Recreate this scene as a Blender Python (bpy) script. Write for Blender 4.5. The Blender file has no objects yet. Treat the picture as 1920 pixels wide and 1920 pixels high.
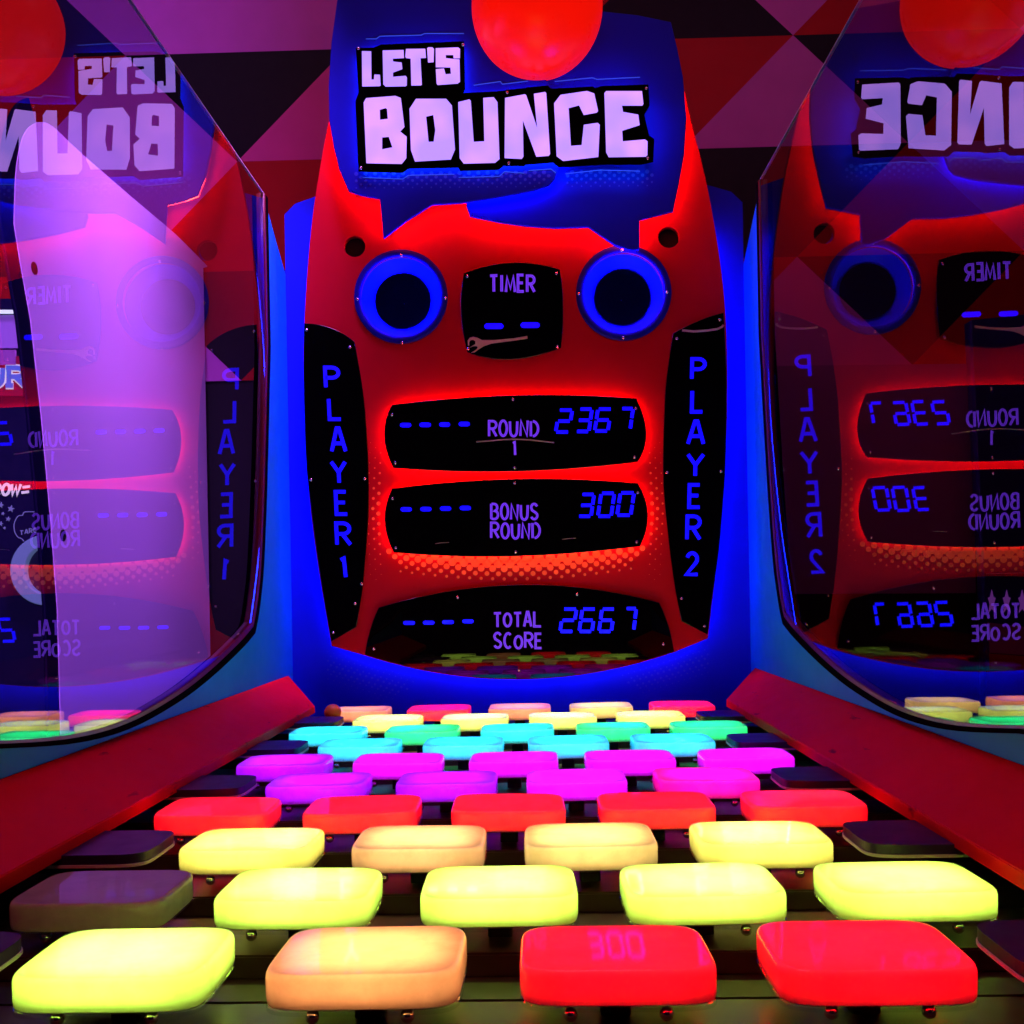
import bpy, bmesh, math, random
from mathutils import Matrix, Vector
random.seed(7)
sc = bpy.context.scene
C = sc.collection

# ------------------------------------------------------------------ camera
F, ROLL, YAW, PY0 = 1849.0, 0.0184, 0.0219, 1101.66      # focal length in 1920-px units, roll, yaw, principal row
CX, CZ = 0.0396, 1.098
cam_d = bpy.data.cameras.new('camera'); cam = bpy.data.objects.new('camera', cam_d); C.objects.link(cam)
cam_d.sensor_fit = 'HORIZONTAL'; cam_d.sensor_width = 36.0; cam_d.lens = 36.0 * F / 1920
cam_d.shift_y = (PY0 - 960) / 1920; cam_d.clip_start = .02; cam_d.clip_end = 60
cam.matrix_world = Matrix.Translation((CX, 0, CZ)) @ Matrix.Rotation(YAW, 4, 'Z') @ Matrix.Rotation(math.pi / 2, 4, 'X') @ Matrix.Rotation(-ROLL, 4, 'Z')
sc.camera = cam

# ------------------------------------------------------------------ world, lamps, exposure
w = bpy.data.worlds.new('World'); sc.world = w; w.use_nodes = True
w.node_tree.nodes['Background'].inputs[0].default_value = (.5, .25, 1, 1)
w.node_tree.nodes['Background'].inputs[1].default_value = .004
vs = sc.view_settings
vs.view_transform = 'Standard'; vs.look = 'None'; vs.exposure = 0; vs.gamma = 1; vs.use_curve_mapping = False
sc.cycles.use_denoising = True
sc.cycles.max_bounces = 10; sc.cycles.transparent_max_bounces = 16; sc.cycles.sample_clamp_indirect = 4
sc.cycles.caustics_reflective = False; sc.cycles.caustics_refractive = False

def area(name, loc, target, size, power, color, spread=180):
    l = bpy.data.lights.new(name, 'AREA'); l.shape = 'RECTANGLE'; l.size, l.size_y = size; l.energy = power; l.color = color; l.spread = math.radians(spread)
    o = bpy.data.objects.new(name, l); C.objects.link(o); o.location = loc
    o.rotation_euler = (Vector(target) - Vector(loc)).to_track_quat('-Z', 'Y').to_euler()
    return o
area('ceiling_lamp_wall', (-.1, 2.3, 3.3), (0, 3.4, 1.9), (3.2, .3), 4.4, (.9, .42, 1))
area('room_fill_light', (0, -.6, 3.6), (0, 2.4, 1.2), (2.4, 1.0), 19, (1, .05, .06))  # added red fill without a visible source, mainly to brighten the rails
area('deck_fill_light', (0, 1.0, 3.3), (0, 1.25, .8), (.8, .8), .4, (.8, .6, 1), 60)  # fill light added over the deck to lift the unlit pad
area('board_fill_overhead', (-.7, 2.35, 3.2), (-1.45, 2.95, 1.3), (.25, 1.2), 21, (.6, .19, 1), 50)  # added overhead fill, narrowed onto the pale neighbouring board
area('board_fill_side', (-.66, .62, 1.5), (-2, .62, 1.5), (.9, .9), 300, (.52, .17, 1))  # unseen fill panel added out of frame to brighten the neighbour's board

# ------------------------------------------------------------------ pixel of the photograph -> point on a known plane
def ray(px, py):
    u, v = px - 960, PY0 - py
    a = u * math.cos(ROLL) + v * math.sin(ROLL); b = -u * math.sin(ROLL) + v * math.cos(ROLL)
    a, b = a / F, b / F
    return (a * math.cos(YAW) - math.sin(YAW), a * math.sin(YAW) + math.cos(YAW), b)
def P(px, py, Y):                      # on a plane parallel to the back wall -> (X, Z)
    d = ray(px, py); t = Y / d[1]
    return (CX + d[0] * t, CZ + d[2] * t)
def S(px, py, X):                      # on a side plane -> (Y, Z)
    d = ray(px, py); t = (X - CX) / d[0]
    return (d[1] * t, CZ + d[2] * t)
def Pl(pts, Y): return [P(x, y, Y) for x, y in pts]

# ------------------------------------------------------------------ materials
def mat(name):
    m = bpy.data.materials.new(name); m.use_nodes = True; nt = m.node_tree
    return m, nt, nt.nodes['Principled BSDF'], nt.nodes['Material Output']
def noise_rough(nt, b, rough, amt, scale):
    n = nt.nodes.new('ShaderNodeTexNoise'); n.inputs['Scale'].default_value = scale; n.inputs['Detail'].default_value = 5
    tc = nt.nodes.new('ShaderNodeTexCoord'); nt.links.new(tc.outputs['Object'], n.inputs['Vector'])
    r = nt.nodes.new('ShaderNodeMapRange'); r.inputs['To Min'].default_value = rough - amt; r.inputs['To Max'].default_value = rough + amt
    nt.links.new(n.outputs['Fac'], r.inputs['Value']); nt.links.new(r.outputs['Result'], b.inputs['Roughness'])
    return n
def paint(name, col, rough=.4, spec=.5, var=.12, scale=9, metal=0):
    m, nt, b, o = mat(name)
    b.inputs['Specular IOR Level'].default_value = spec; b.inputs['Metallic'].default_value = metal
    n = noise_rough(nt, b, rough, min(.1, rough * .6), 30)
    n2 = nt.nodes.new('ShaderNodeTexNoise'); n2.inputs['Scale'].default_value = scale; n2.inputs['Detail'].default_value = 6
    tc = nt.nodes.new('ShaderNodeTexCoord'); nt.links.new(tc.outputs['Object'], n2.inputs['Vector'])
    mx = nt.nodes.new('ShaderNodeMix'); mx.data_type = 'RGBA'
    mx.inputs['A'].default_value = (*[c * (1 - var) for c in col], 1); mx.inputs['B'].default_value = (*[min(1, c * (1 + var)) for c in col], 1)
    nt.links.new(n2.outputs['Fac'], mx.inputs['Factor']); nt.links.new(mx.outputs['Result'], b.inputs['Base Color'])
    return m
def glow(name, col, s):
    m, nt, b, o = mat(name)
    b.inputs['Base Color'].default_value = (*[c * .3 for c in col], 1)
    b.inputs['Emission Color'].default_value = (*col, 1); b.inputs['Emission Strength'].default_value = s
    return m
def frosted(name, col=(.92, .92, .9)):
    m, nt, b, o = mat(name); nt.nodes.remove(b); N = nt.nodes.new
    d = N('ShaderNodeBsdfDiffuse'); d.inputs[0].default_value = (*[c * .8 for c in col], 1)
    t = N('ShaderNodeBsdfTranslucent'); t.inputs[0].default_value = (*col, 1)
    g = N('ShaderNodeBsdfGlossy'); g.inputs['Roughness'].default_value = .13
    mx = N('ShaderNodeMixShader'); mx.inputs[0].default_value = .5
    nt.links.new(d.outputs[0], mx.inputs[1]); nt.links.new(t.outputs[0], mx.inputs[2])
    fr = N('ShaderNodeFresnel'); fr.inputs['IOR'].default_value = 1.5
    ns = N('ShaderNodeTexNoise'); ns.inputs['Scale'].default_value = 60; ns.inputs['Detail'].default_value = 4
    mr = N('ShaderNodeMapRange'); mr.inputs['To Min'].default_value = .025; mr.inputs['To Max'].default_value = .06
    nt.links.new(ns.outputs['Fac'], mr.inputs['Value']); nt.links.new(mr.outputs['Result'], g.inputs['Roughness'])
    tc = N('ShaderNodeTexCoord'); oi = N('ShaderNodeObjectInfo'); off = N('ShaderNodeVectorMath'); off.operation = 'ADD'
    sc_ = N('ShaderNodeVectorMath'); sc_.operation = 'SCALE'; sc_.inputs['Scale'].default_value = 7
    nt.links.new(oi.outputs['Location'], sc_.inputs[0]); nt.links.new(tc.outputs['Object'], off.inputs[0]); nt.links.new(sc_.outputs[0], off.inputs[1])
    sm = N('ShaderNodeTexNoise'); sm.inputs['Scale'].default_value = 26; sm.inputs['Detail'].default_value = 7; sm.inputs['Roughness'].default_value = .62
    nt.links.new(off.outputs[0], sm.inputs['Vector'])
    rp = N('ShaderNodeValToRGB'); rp.color_ramp.elements[0].position = .36; rp.color_ramp.elements[0].color = (*[c * .84 for c in col], 1); rp.color_ramp.elements[1].position = .56; rp.color_ramp.elements[1].color = (*col, 1)
    nt.links.new(sm.outputs['Fac'], rp.inputs['Fac']); nt.links.new(rp.outputs['Color'], t.inputs[0]); nt.links.new(rp.outputs['Color'], d.inputs[0])
    m2 = N('ShaderNodeMixShader'); nt.links.new(fr.outputs[0], m2.inputs[0])
    nt.links.new(mx.outputs[0], m2.inputs[1]); nt.links.new(g.outputs[0], m2.inputs[2])
    nt.links.new(m2.outputs[0], o.inputs['Surface'])
    return m
def clear(name, ior=1.5, tint=(1, 1, 1), rough=.0):
    m, nt, b, o = mat(name); nt.nodes.remove(b); N = nt.nodes.new
    t = N('ShaderNodeBsdfTransparent'); t.inputs[0].default_value = (*tint, 1)
    g = N('ShaderNodeBsdfGlossy'); g.inputs['Roughness'].default_value = rough
    fr = N('ShaderNodeFresnel'); fr.inputs['IOR'].default_value = ior
    geo = N('ShaderNodeNewGeometry'); mul = N('ShaderNodeMath'); mul.operation = 'MULTIPLY'     # one reflecting face per pane
    inv = N('ShaderNodeMath'); inv.operation = 'SUBTRACT'; inv.inputs[0].default_value = 1
    nt.links.new(geo.outputs['Backfacing'], inv.inputs[1]); nt.links.new(fr.outputs[0], mul.inputs[0]); nt.links.new(inv.outputs[0], mul.inputs[1])
    m2 = N('ShaderNodeMixShader'); nt.links.new(mul.outputs[0], m2.inputs[0])
    nt.links.new(t.outputs[0], m2.inputs[1]); nt.links.new(g.outputs[0], m2.inputs[2])
    nt.links.new(m2.outputs[0], o.inputs['Surface'])
    return m

M = {}
M['red'] = paint('red_paint', (.47, .002, .018), .5, .1)
M['red_rail'] = paint('red_rail_vinyl', (.8, .003, .002), .5, .06, .1, 5)
nt = M['red_rail'].node_tree; b = nt.nodes['Principled BSDF']; src = b.inputs['Base Color'].links[0].from_socket
n_ = nt.nodes.new('ShaderNodeTexNoise'); n_.inputs['Scale'].default_value = 38; n_.inputs['Detail'].default_value = 3
t_ = nt.nodes.new('ShaderNodeTexCoord'); mp = nt.nodes.new('ShaderNodeMapping'); mp.inputs['Scale'].default_value = (1, .35, 1)
nt.links.new(t_.outputs['Object'], mp.inputs['Vector']); nt.links.new(mp.outputs['Vector'], n_.inputs['Vector'])
r_ = nt.nodes.new('ShaderNodeValToRGB'); r_.color_ramp.elements[0].position = .25; r_.color_ramp.elements[0].color = (.25, .25, .25, 1); r_.color_ramp.elements[1].position = .33; r_.color_ramp.elements[1].color = (1, 1, 1, 1)
mm = nt.nodes.new('ShaderNodeMix'); mm.data_type = 'RGBA'; mm.blend_type = 'MULTIPLY'; mm.inputs['Factor'].default_value = 1
nt.links.new(n_.outputs['Fac'], r_.inputs['Fac']); nt.links.new(src, mm.inputs['A']); nt.links.new(r_.outputs['Color'], mm.inputs['B']); nt.links.new(mm.outputs['Result'], b.inputs['Base Color'])
M['blue'] = paint('blue_paint', (.003, .016, .62), .5, .15)
M['blue_side'] = paint('blue_side_paint', (.006, .26, .6), .5, .12)
M['navy'] = paint('navy_flange', (.002, .004, .36), .45, .12)
M['sign_blue'] = paint('sign_blue', (.002, .006, .44), .5, .12)
M['sign_dot'] = paint('sign_dot', (.006, .025, .6), .42, .4)
M['black'] = paint('black_acrylic', (.001, .001, .0015), .012, .45, .1)
M['matte_black'] = paint('matte_black', (.003, .003, .004), .6, .3)
M['trim_red'] = paint('trim_red', (.11, .002, .002), .4)
M['orange_dot'] = paint('orange_dot', (.95, .19, .08), .5, .1, .05)
M['steel'] = paint('steel', (.75, .72, .75), .16, .5, .05, 40, 1)
M['deck'] = paint('deck_board', (.035, .022, .02), .45, .4, .35, 22)
M['deck_bar'] = paint('deck_bar', (.042, .03, .026), .4, .5, .3, 25)
M['dark_pad'] = paint('dark_plate', (.03, .012, .08), .38, .4, .04)
M['core'] = paint('plate_core', (.35, .3, .28), .6, .3)
M['white_edge'] = paint('white_edge', (.8, .8, .75), .4)
M['frost'] = frosted('frosted_cap')
M['acrylic'] = clear('clear_base', 1.5, (.93, .95, .93), .03)
M['glass'] = clear('side_glass', 5.2, (.9, .9, .92), .0)
M['letter'] = glow('letter_light', (.44, .22, 1.0), 1.6)
nt = M['letter'].node_tree; b = nt.nodes['Principled BSDF']
n_ = nt.nodes.new('ShaderNodeTexNoise'); n_.inputs['Scale'].default_value = 11; n_.inputs['Detail'].default_value = 1
g_ = nt.nodes.new('ShaderNodeNewGeometry'); nt.links.new(g_.outputs['Position'], n_.inputs['Vector'])
r_ = nt.nodes.new('ShaderNodeValToRGB'); r_.color_ramp.elements[0].position = .35; r_.color_ramp.elements[0].color = (.33, .2, .95, 1); r_.color_ramp.elements[1].position = .65; r_.color_ramp.elements[1].color = (.5, .24, 1, 1)
nt.links.new(n_.outputs['Fac'], r_.inputs['Fac']); nt.links.new(r_.outputs['Color'], b.inputs['Emission Color'])
M['digit'] = glow('digit_light', (.0003, .0003, 1), 2.6)
M['player'] = glow('player_light', (.0005, .001, 1), 1.6)
M['text'] = glow('text_light', (.2, .045, 1), .8)
M['text_in'] = glow('text_inner', (.09, .008, .8), .6)
M['edge'] = glow('acrylic_edge', (.03, .1, 1), .5)
M['led_red'] = glow('led_red', (1, .03, .01), 62)
M['led_blue'] = glow('led_blue', (.004, .015, 1), 32)
M['led_ring'] = glow('led_ring', (.004, .015, 1), 800)
M['led_under'] = glow('led_under', (.004, .015, 1), 110)
M['void'] = paint('void_black', (.0003, .0003, .0004), .9, .02)
M['led_sign'] = glow('led_sign', (1, .03, .01), 58)
M['led_sky'] = glow('led_sky', (.03, .25, 1), 32)
M['beige'] = paint('pale_reflection', (.62, .42, .3), .5); M['grey_mark'] = paint('grey_mark', (.4, .33, .33), .5)  # colours for reflections painted on the panels; grey also for scratches
M['purple_t'] = paint('wall_purple', (.42, .1, .42), .6, .2); M['pink_t'] = paint('wall_pink', (.5, .06, .24), .6, .2)
M['red_t'] = paint('wall_red', (.34, .004, .008), .6, .2); M['black_t'] = paint('wall_black', (.004, .004, .008), .6, .2)
M['pale'] = paint('pale_board', (.62, .42, .78), .5, .3, .05, 4)
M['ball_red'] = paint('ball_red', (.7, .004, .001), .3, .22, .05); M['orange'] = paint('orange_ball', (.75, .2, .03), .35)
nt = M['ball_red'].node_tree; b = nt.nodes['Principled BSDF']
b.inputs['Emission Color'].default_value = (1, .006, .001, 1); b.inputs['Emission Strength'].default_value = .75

# ------------------------------------------------------------------ builders
def empty(name, loc, label, cat, group=None):
    o = bpy.data.objects.new(name, None); C.objects.link(o); o.location = loc; o.empty_display_size = .05
    o['label'] = label; o['category'] = cat
    if group: o['group'] = group
    return o
def link(name, me, m, parent=None, world=True):
    """me holds world coordinates; the object is put under its parent with its place kept"""
    o = bpy.data.objects.new(name, me); C.objects.link(o)
    if m is not None and not me.materials: me.materials.append(m)
    if parent is not None:
        o.parent = parent
        if world:
            p = Vector((0, 0, 0)); q = parent
            while q: p += q.location; q = q.parent
            o.location = -p
    return o
def center_origin(o):
    c = sum((v.co for v in o.data.vertices), Vector()) / max(1, len(o.data.vertices))
    o.data.transform(Matrix.Translation(-c)); o.location = o.location + c
    return o
def mesh_of(v, f, smooth=False):
    me = bpy.data.meshes.new('m'); me.from_pydata(v, [], f); me.update()
    if smooth: me.polygons.foreach_set('use_smooth', [True] * len(me.polygons))
    return me
def flat_shape(loops, Y, thick, bevel=0.0):
    """loops of (X, Z), holes as further loops -> a board whose front is at Y and whose back is at Y + thick"""
    cu = bpy.data.curves.new('c', 'CURVE'); cu.dimensions = '2D'; cu.fill_mode = 'BOTH'; cu.extrude = max(thick / 2 - bevel, 1e-5)
    cu.bevel_depth = bevel; cu.bevel_resolution = 1
    if bevel: cu.offset = -bevel
    for lp in loops:
        s = cu.splines.new('POLY'); s.points.add(len(lp) - 1); s.use_cyclic_u = True
        for p, (x, z) in zip(s.points, lp): p.co = (x, z, 0, 1)
    o = bpy.data.objects.new('c', cu); C.objects.link(o)
    me = bpy.data.meshes.new_from_object(o.evaluated_get(bpy.context.evaluated_depsgraph_get()))
    bpy.data.objects.remove(o); bpy.data.curves.remove(cu)
    me.materials.clear()
    bm = bmesh.new(); bm.from_mesh(me); bmesh.ops.remove_doubles(bm, verts=bm.verts[:], dist=2e-6); bmesh.ops.recalc_face_normals(bm, faces=bm.faces[:]); bm.to_mesh(me); bm.free()
    me.transform(Matrix.Translation((0, Y + thick / 2, 0)) @ Matrix.Rotation(math.pi / 2, 4, 'X'))
    return me
def board(name, loops, Y, thick, m, parent, bevel=0.0, px=True):
    if px: loops = [Pl(l, Y) for l in loops]
    return center_origin(link(name, flat_shape(loops, Y, thick, bevel), m, parent))
def quad(a, c, b, n=10):               # smooth arc a -> b that passes through c half-way
    k = (2 * c[0] - (a[0] + b[0]) / 2, 2 * c[1] - (a[1] + b[1]) / 2)
    return [((1 - t) ** 2 * a[0] + 2 * t * (1 - t) * k[0] + t * t * b[0], (1 - t) ** 2 * a[1] + 2 * t * (1 - t) * k[1] + t * t * b[1]) for t in [i / n for i in range(n)]]
def catmull(pts, n=5):
    out = []
    for i in range(len(pts) - 1):
        p0 = pts[max(i - 1, 0)]; p1 = pts[i]; p2 = pts[i + 1]; p3 = pts[min(i + 2, len(pts) - 1)]
        for j in range(n):
            t = j / n
            out.append(tuple(.5 * (2 * p1[k] + (p2[k] - p0[k]) * t + (2 * p0[k] - 5 * p1[k] + 4 * p2[k] - p3[k]) * t * t + (3 * p1[k] - p0[k] - 3 * p2[k] + p3[k]) * t ** 3) for k in (0, 1)))
    return out + [pts[-1]]
def inset(loop, d):
    n = len(loop)
    ar = sum(loop[i][0] * loop[(i + 1) % n][1] - loop[(i + 1) % n][0] * loop[i][1] for i in range(n))
    s = 1 if ar > 0 else -1
    out = []
    for i in range(n):
        a, b, c = loop[i - 1], loop[i], loop[(i + 1) % n]
        n1 = Vector((-(b[1] - a[1]), b[0] - a[0])); n2 = Vector((-(c[1] - b[1]), c[0] - b[0]))
        if n1.length < 1e-9: n1 = n2
        if n2.length < 1e-9: n2 = n1
        n1.normalize(); n2.normalize(); v = n1 + n2
        if v.length < .3: v = n1
        v = v.normalized() * min(1 / max(.4, v.normalized().dot(n1)), 2)
        out.append((b[0] + s * d * v.x, b[1] + s * d * v.y))
    return out
def strip(name, loop, Y0, Y1, m, parent, closed=True):
    """thin band of light standing on its edge between two depths"""
    n = len(loop); v = [(x, Y0, z) for x, z in loop] + [(x, Y1, z) for x, z in loop]
    f = [(i, (i + 1) % n, n + (i + 1) % n, n + i) for i in range(n if closed else n - 1)]
    return center_origin(link(name, mesh_of(v, f), m, parent))
def ribbon_pts(pts, wd):
    """left and right edge of a mitred stroke"""
    L, R = [], []
    n = len(pts); closed = n > 2 and (abs(pts[0][0] - pts[-1][0]) + abs(pts[0][1] - pts[-1][1])) < 1e-6
    for i in range(n):
        a = pts[i - 1] if i > 0 else (pts[-2] if closed else pts[0]); b = pts[i]; c = pts[i + 1] if i < n - 1 else (pts[1] if closed else pts[-1])
        d1 = Vector((b[0] - a[0], b[1] - a[1])); d2 = Vector((c[0] - b[0], c[1] - b[1]))
        if d1.length < 1e-9: d1 = d2
        if d2.length < 1e-9: d2 = d1
        d1.normalize(); d2.normalize()
        n1 = Vector((-d1.y, d1.x)); n2 = Vector((-d2.y, d2.x)); v = n1 + n2
        if v.length < .2: v = n1.copy()
        v.normalize(); k = min(1 / max(.35, v.dot(n1)), 1.7) * wd / 2
        L.append((b[0] + v.x * k, b[1] + v.y * k)); R.append((b[0] - v.x * k, b[1] - v.y * k))
    return L, R
def strokes(name, lines, wd, Y, m, parent, dy=.0):
    """each line of (X, Z) becomes a raised flat stroke; one mesh"""
    v, f = [], []
    for k, pts in enumerate(lines):
        L, R = ribbon_pts(pts, wd); y = Y - .00025 * k - dy; s = len(v); n = len(pts)
        for yy in (y, Y + .0008):
            v += [(x, yy, z) for x, z in L] + [(x, yy, z) for x, z in R]
        for i in range(n - 1):
            a, b_, c, d = s + i, s + i + 1, s + n + i + 1, s + n + i
            f += [(a, d, c, b_), (a, b_, b_ + 2 * n, a + 2 * n), (d, d + 2 * n, c + 2 * n, c)]
        f += [(s, s + 2 * n, s + 3 * n, s + n), (s + n - 1, s + 2 * n - 1, s + 4 * n - 1, s + 3 * n - 1)]
    return center_origin(link(name, mesh_of(v, f), m, parent))
def arc(cx, cy, rx, ry, a0, a1, n=9):
    return [(cx + rx * math.cos(math.radians(a0 + (a1 - a0) * i / n)), cy + ry * math.sin(math.radians(a0 + (a1 - a0) * i / n))) for i in range(n + 1)]
FONT = {
 'P': [[(0, 0), (0, 1), (.5, 1)] + arc(.5, .74, .5, .26, 90, -90)[1:] + [(.0, .48)]],
 'L': [[(0, 1), (0, 0), (.95, 0)]],
 'A': [[(0, 0), (.42, 1), (.58, 1), (1, 0)], [(.2, .34), (.8, .34)]],
 'Y': [[(0, 1), (.5, .5), (.5, 0)], [(.5, .5), (1, 1)]],
 'E': [[(.9, 1), (0, 1), (0, 0), (.95, 0)], [(0, .52), (.8, .52)]],
 'R': [[(0, 0), (0, 1), (.5, 1)] + arc(.5, .75, .48, .25, 90, -90)[1:] + [(.05, .5)], [(.42, .5), (1, 0)]],
 '1': [[(.1, .92), (.5, 1), (.62, 0)]],
 '2': [arc(.48, .72, .45, .28, 165, -35, 8) + [(0, 0), (1, 0)]],
 'T': [[(0, .98), (1, 1)], [(.5, .98), (.52, 0)]],
 'I': [[(.5, 1), (.52, 0)]],
 'M': [[(0, 0), (.12, .95), (.5, .2), (.82, 1), (1, 0)]],
 'O': [arc(.5, .5, .5, .5, 80, 440, 18)],
 'U': [[(0, 1), (.02, .4)] + arc(.5, .36, .46, .36, 180, 360, 9) + [(1, 1)]],
 'N': [[(0, 0), (.08, 1), (.9, 0), (1, 1)]],
 'D': [[(.02, 0), (0, 1)], arc(.25, .5, .75, .5, 88, -88, 10)],
 'B': [[(.02, 0), (0, 1)], [(.05, .99)] + arc(.45, .76, .42, .23, 90, -90, 7) + arc(.48, .27, .5, .27, 90, -90, 7) + [(.05, .02)]],
 'S': [[(.92, .84)] + arc(.5, .76, .42, .24, 30, 180, 7) + [(.2, .58), (.75, .42)] + arc(.52, .24, .44, .24, 20, -160, 8)],
 'C': [arc(.52, .5, .5, .5, 50, 310, 14)],
 'W': [[(0, 1), (.25, 0), (.5, .8), (.75, 0), (1, 1)]],
 'G': [arc(.52, .5, .5, .5, 50, 330, 14) + [(1, .45), (.6, .45)]],
}
def letter(ch, x0, x1, y0, y1, Y, wd_px, m, parent, slant=0.0, name='letter', inner=None):
    ls = []
    for line in FONT[ch]:
        ls.append(Pl([(x0 + u * (x1 - x0) + slant * (1 - v), y1 + v * (y0 - y1)) for u, v in line], Y))
    k = Y / F
    o = strokes(name, ls, wd_px * k, Y, m, parent)
    if inner: strokes('inline', ls, wd_px * k * .3, Y, inner, o, .0012) if False else None
    return o
def word(txt, x0, x1, y0, y1, Y, parent, wd=5.0, jit=1.6, m=None):
    wt = {'I': .35, 'M': 1.25, '1': .4, 'E': .85, 'W': 1.3}
    tot = sum(wt.get(c, 1) for c in txt) + .42 * (len(txt) - 1); u = (x1 - x0) / tot; x = x0
    for c in txt:
        wd_ = wt.get(c, 1) * u
        j = random.uniform(-jit, jit); small = 4 if (c == 'O' and txt in ('TOTAL', 'SCORE')) else 0
        a, b_, y0_, y1_ = x, x + wd_, y0 + j + small, y1 + j * .5
        k = Y / F
        ls = [Pl([(a + q * (b_ - a), y1_ + v * (y0_ - y1_)) for q, v in line], Y) for line in FONT[c]]
        v, f = [], []
        # outlined marker lettering: two bright lines with a darker core
        outer = []
        for l in ls:
            L, R = ribbon_pts(l, wd * k * .62); outer += [L, R]
        strokes('letter', outer, wd * k * .38, Y, m or M['text'], parent)
        center = strokes('letter_core', ls, wd * k * .7, Y + .0009, M['text_in'], parent)
        x += wd_ + .42 * u
SEG = {'0': 'abcdef', '2': 'abged', '3': 'abgcd', '6': 'afgedc', '7': 'abc', '1': 'bc'}
def digit(ch, x0, x1, y0, y1, Y, parent, wd=6.0):
    sl = (x1 - x0) * .2
    def q(u, v): return (x0 + sl * v + u * (x1 - x0 - sl), y1 + v * (y0 - y1))
    pts = {'a': ((.08, 1), (.95, 1)), 'b': ((1, .95), (1, .55)), 'c': ((1, .45), (1, .05)), 'd': ((.05, 0), (.92, 0)), 'e': ((0, .05), (0, .45)), 'f': ((0, .55), (0, .95)), 'g': ((.08, .5), (.92, .5))}
    ls = [Pl([q(*pts[s][0]), q(*pts[s][1])], Y) for s in SEG[ch]]
    return strokes('digit', ls, wd * Y / F, Y, M['digit'], parent)
def dash(x0, x1, y, Y, parent, wd=8, m=None):
    h = wd / 2; lp = [(x0 + h, y - h), (x1 - h, y - h), (x1 - h * .3, y - h * .7), (x1, y), (x1 - h * .3, y + h * .7), (x1 - h, y + h), (x0 + h, y + h), (x0 + h * .3, y + h * .7), (x0, y), (x0 + h * .3, y - h * .7)]
    return board('dash', [lp], Y, .0012, m or M['digit'], parent)
def box(name, x0, x1, y0, y1, z0, z1, m, parent=None, bev=0):
    me = bpy.data.meshes.new('b'); bm = bmesh.new(); bmesh.ops.create_cube(bm, size=1)
    for v in bm.verts: v.co = ((x0 + x1) / 2 + v.co.x * (x1 - x0), (y0 + y1) / 2 + v.co.y * (y1 - y0), (z0 + z1) / 2 + v.co.z * (z1 - z0))
    if bev: bmesh.ops.bevel(bm, geom=bm.edges[:], offset=bev, segments=2, affect='EDGES')
    bm.to_mesh(me); bm.free()
    return center_origin(link(name, me, m, parent))
def dome_mesh(r, h):
    v, f = [], []; n = 10
    for k, (rr, hh) in enumerate(((1, 0), (.92, .45), (.6, .85))):
        v += [(r * rr * math.cos(2 * math.pi * i / n), -h * hh, r * rr * math.sin(2 * math.pi * i / n)) for i in range(n)]
    v.append((0, -h, 0))
    for k in range(2): f += [(k * n + i, k * n + (i + 1) % n, (k + 1) * n + (i + 1) % n, (k + 1) * n + i) for i in range(n)]
    f += [(2 * n + i, 2 * n + (i + 1) % n, 3 * n) for i in range(n)]
    me = mesh_of(v, f, True); me.materials.append(M['steel']); return me
SCREW = dome_mesh(.0042, .003); BOLT = dome_mesh(.0055, .004)
def world_loc(o):
    p = Vector((0, 0, 0))
    while o: p += o.location; o = o.parent
    return p
def screws(pts, Y, parent):
    for x, y in pts:
        X, Z = P(x, y, Y); o = bpy.data.objects.new('screw', SCREW); C.objects.link(o); o.parent = parent; o.location = Vector((X, Y, Z)) - world_loc(parent)
def sheet_side(name, loops, X, thick, m, parent, bevel=0.0):
    """board lying in a side plane: loops of (Y, Z); inner face at X, thick signed outward"""
    me = flat_shape(loops, 0, abs(thick), bevel)        # (x=Y, y=0..t, z=Z)
    s = 1 if thick > 0 else -1
    for v in me.vertices: v.co = (X + s * v.co.y, v.co.x, v.co.z)
    if s < 0: pass
    bm = bmesh.new(); bm.from_mesh(me); bmesh.ops.recalc_face_normals(bm, faces=bm.faces[:]); bm.to_mesh(me); bm.free()
    return center_origin(link(name, me, m, parent))

# ================================================================== the setting
YW = 3.3
fl = link('floor', mesh_of([(-8, -4, 0), (8, -4, 0), (8, 9, 0), (-8, 9, 0)], [(0, 1, 2, 3)]), paint('floor_carpet', (.02, .012, .03), .8, .2, .4, 6)); fl['kind'] = 'structure'
wall = box('back_wall', -5, 5, YW + .006, YW + .12, 0, 3.6, M['black_t']); wall['kind'] = 'structure'
hx, hz = .3735, .3685
ax, az = P(1487, 66, YW)
def tri_col(r, n):
    over = {(0, -5): 'purple_t', (0, -4): 'purple_t', (0, -6): 'purple_t', (0, -3): 'purple_t', (1, -4): 'pink_t', (1, -6): 'purple_t', (2, -5): 'red_t', (2, -4): 'red_t', (2, -6): 'purple_t', (2, -3): 'black_t',
            (2, -1): 'black_t', (2, 0): 'black_t', (2, 1): 'red_t', (2, 2): 'purple_t', (0, 0): 'purple_t', (0, -1): 'black_t', (0, 1): 'red_t'}
    if (r, n) in over: return over[(r, n)]
    cyc = ('purple_t', 'black_t', 'red_t')
    return cyc[n % 3] if r % 2 else cyc[(-n) % 3]
tri_mesh = {}
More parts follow.
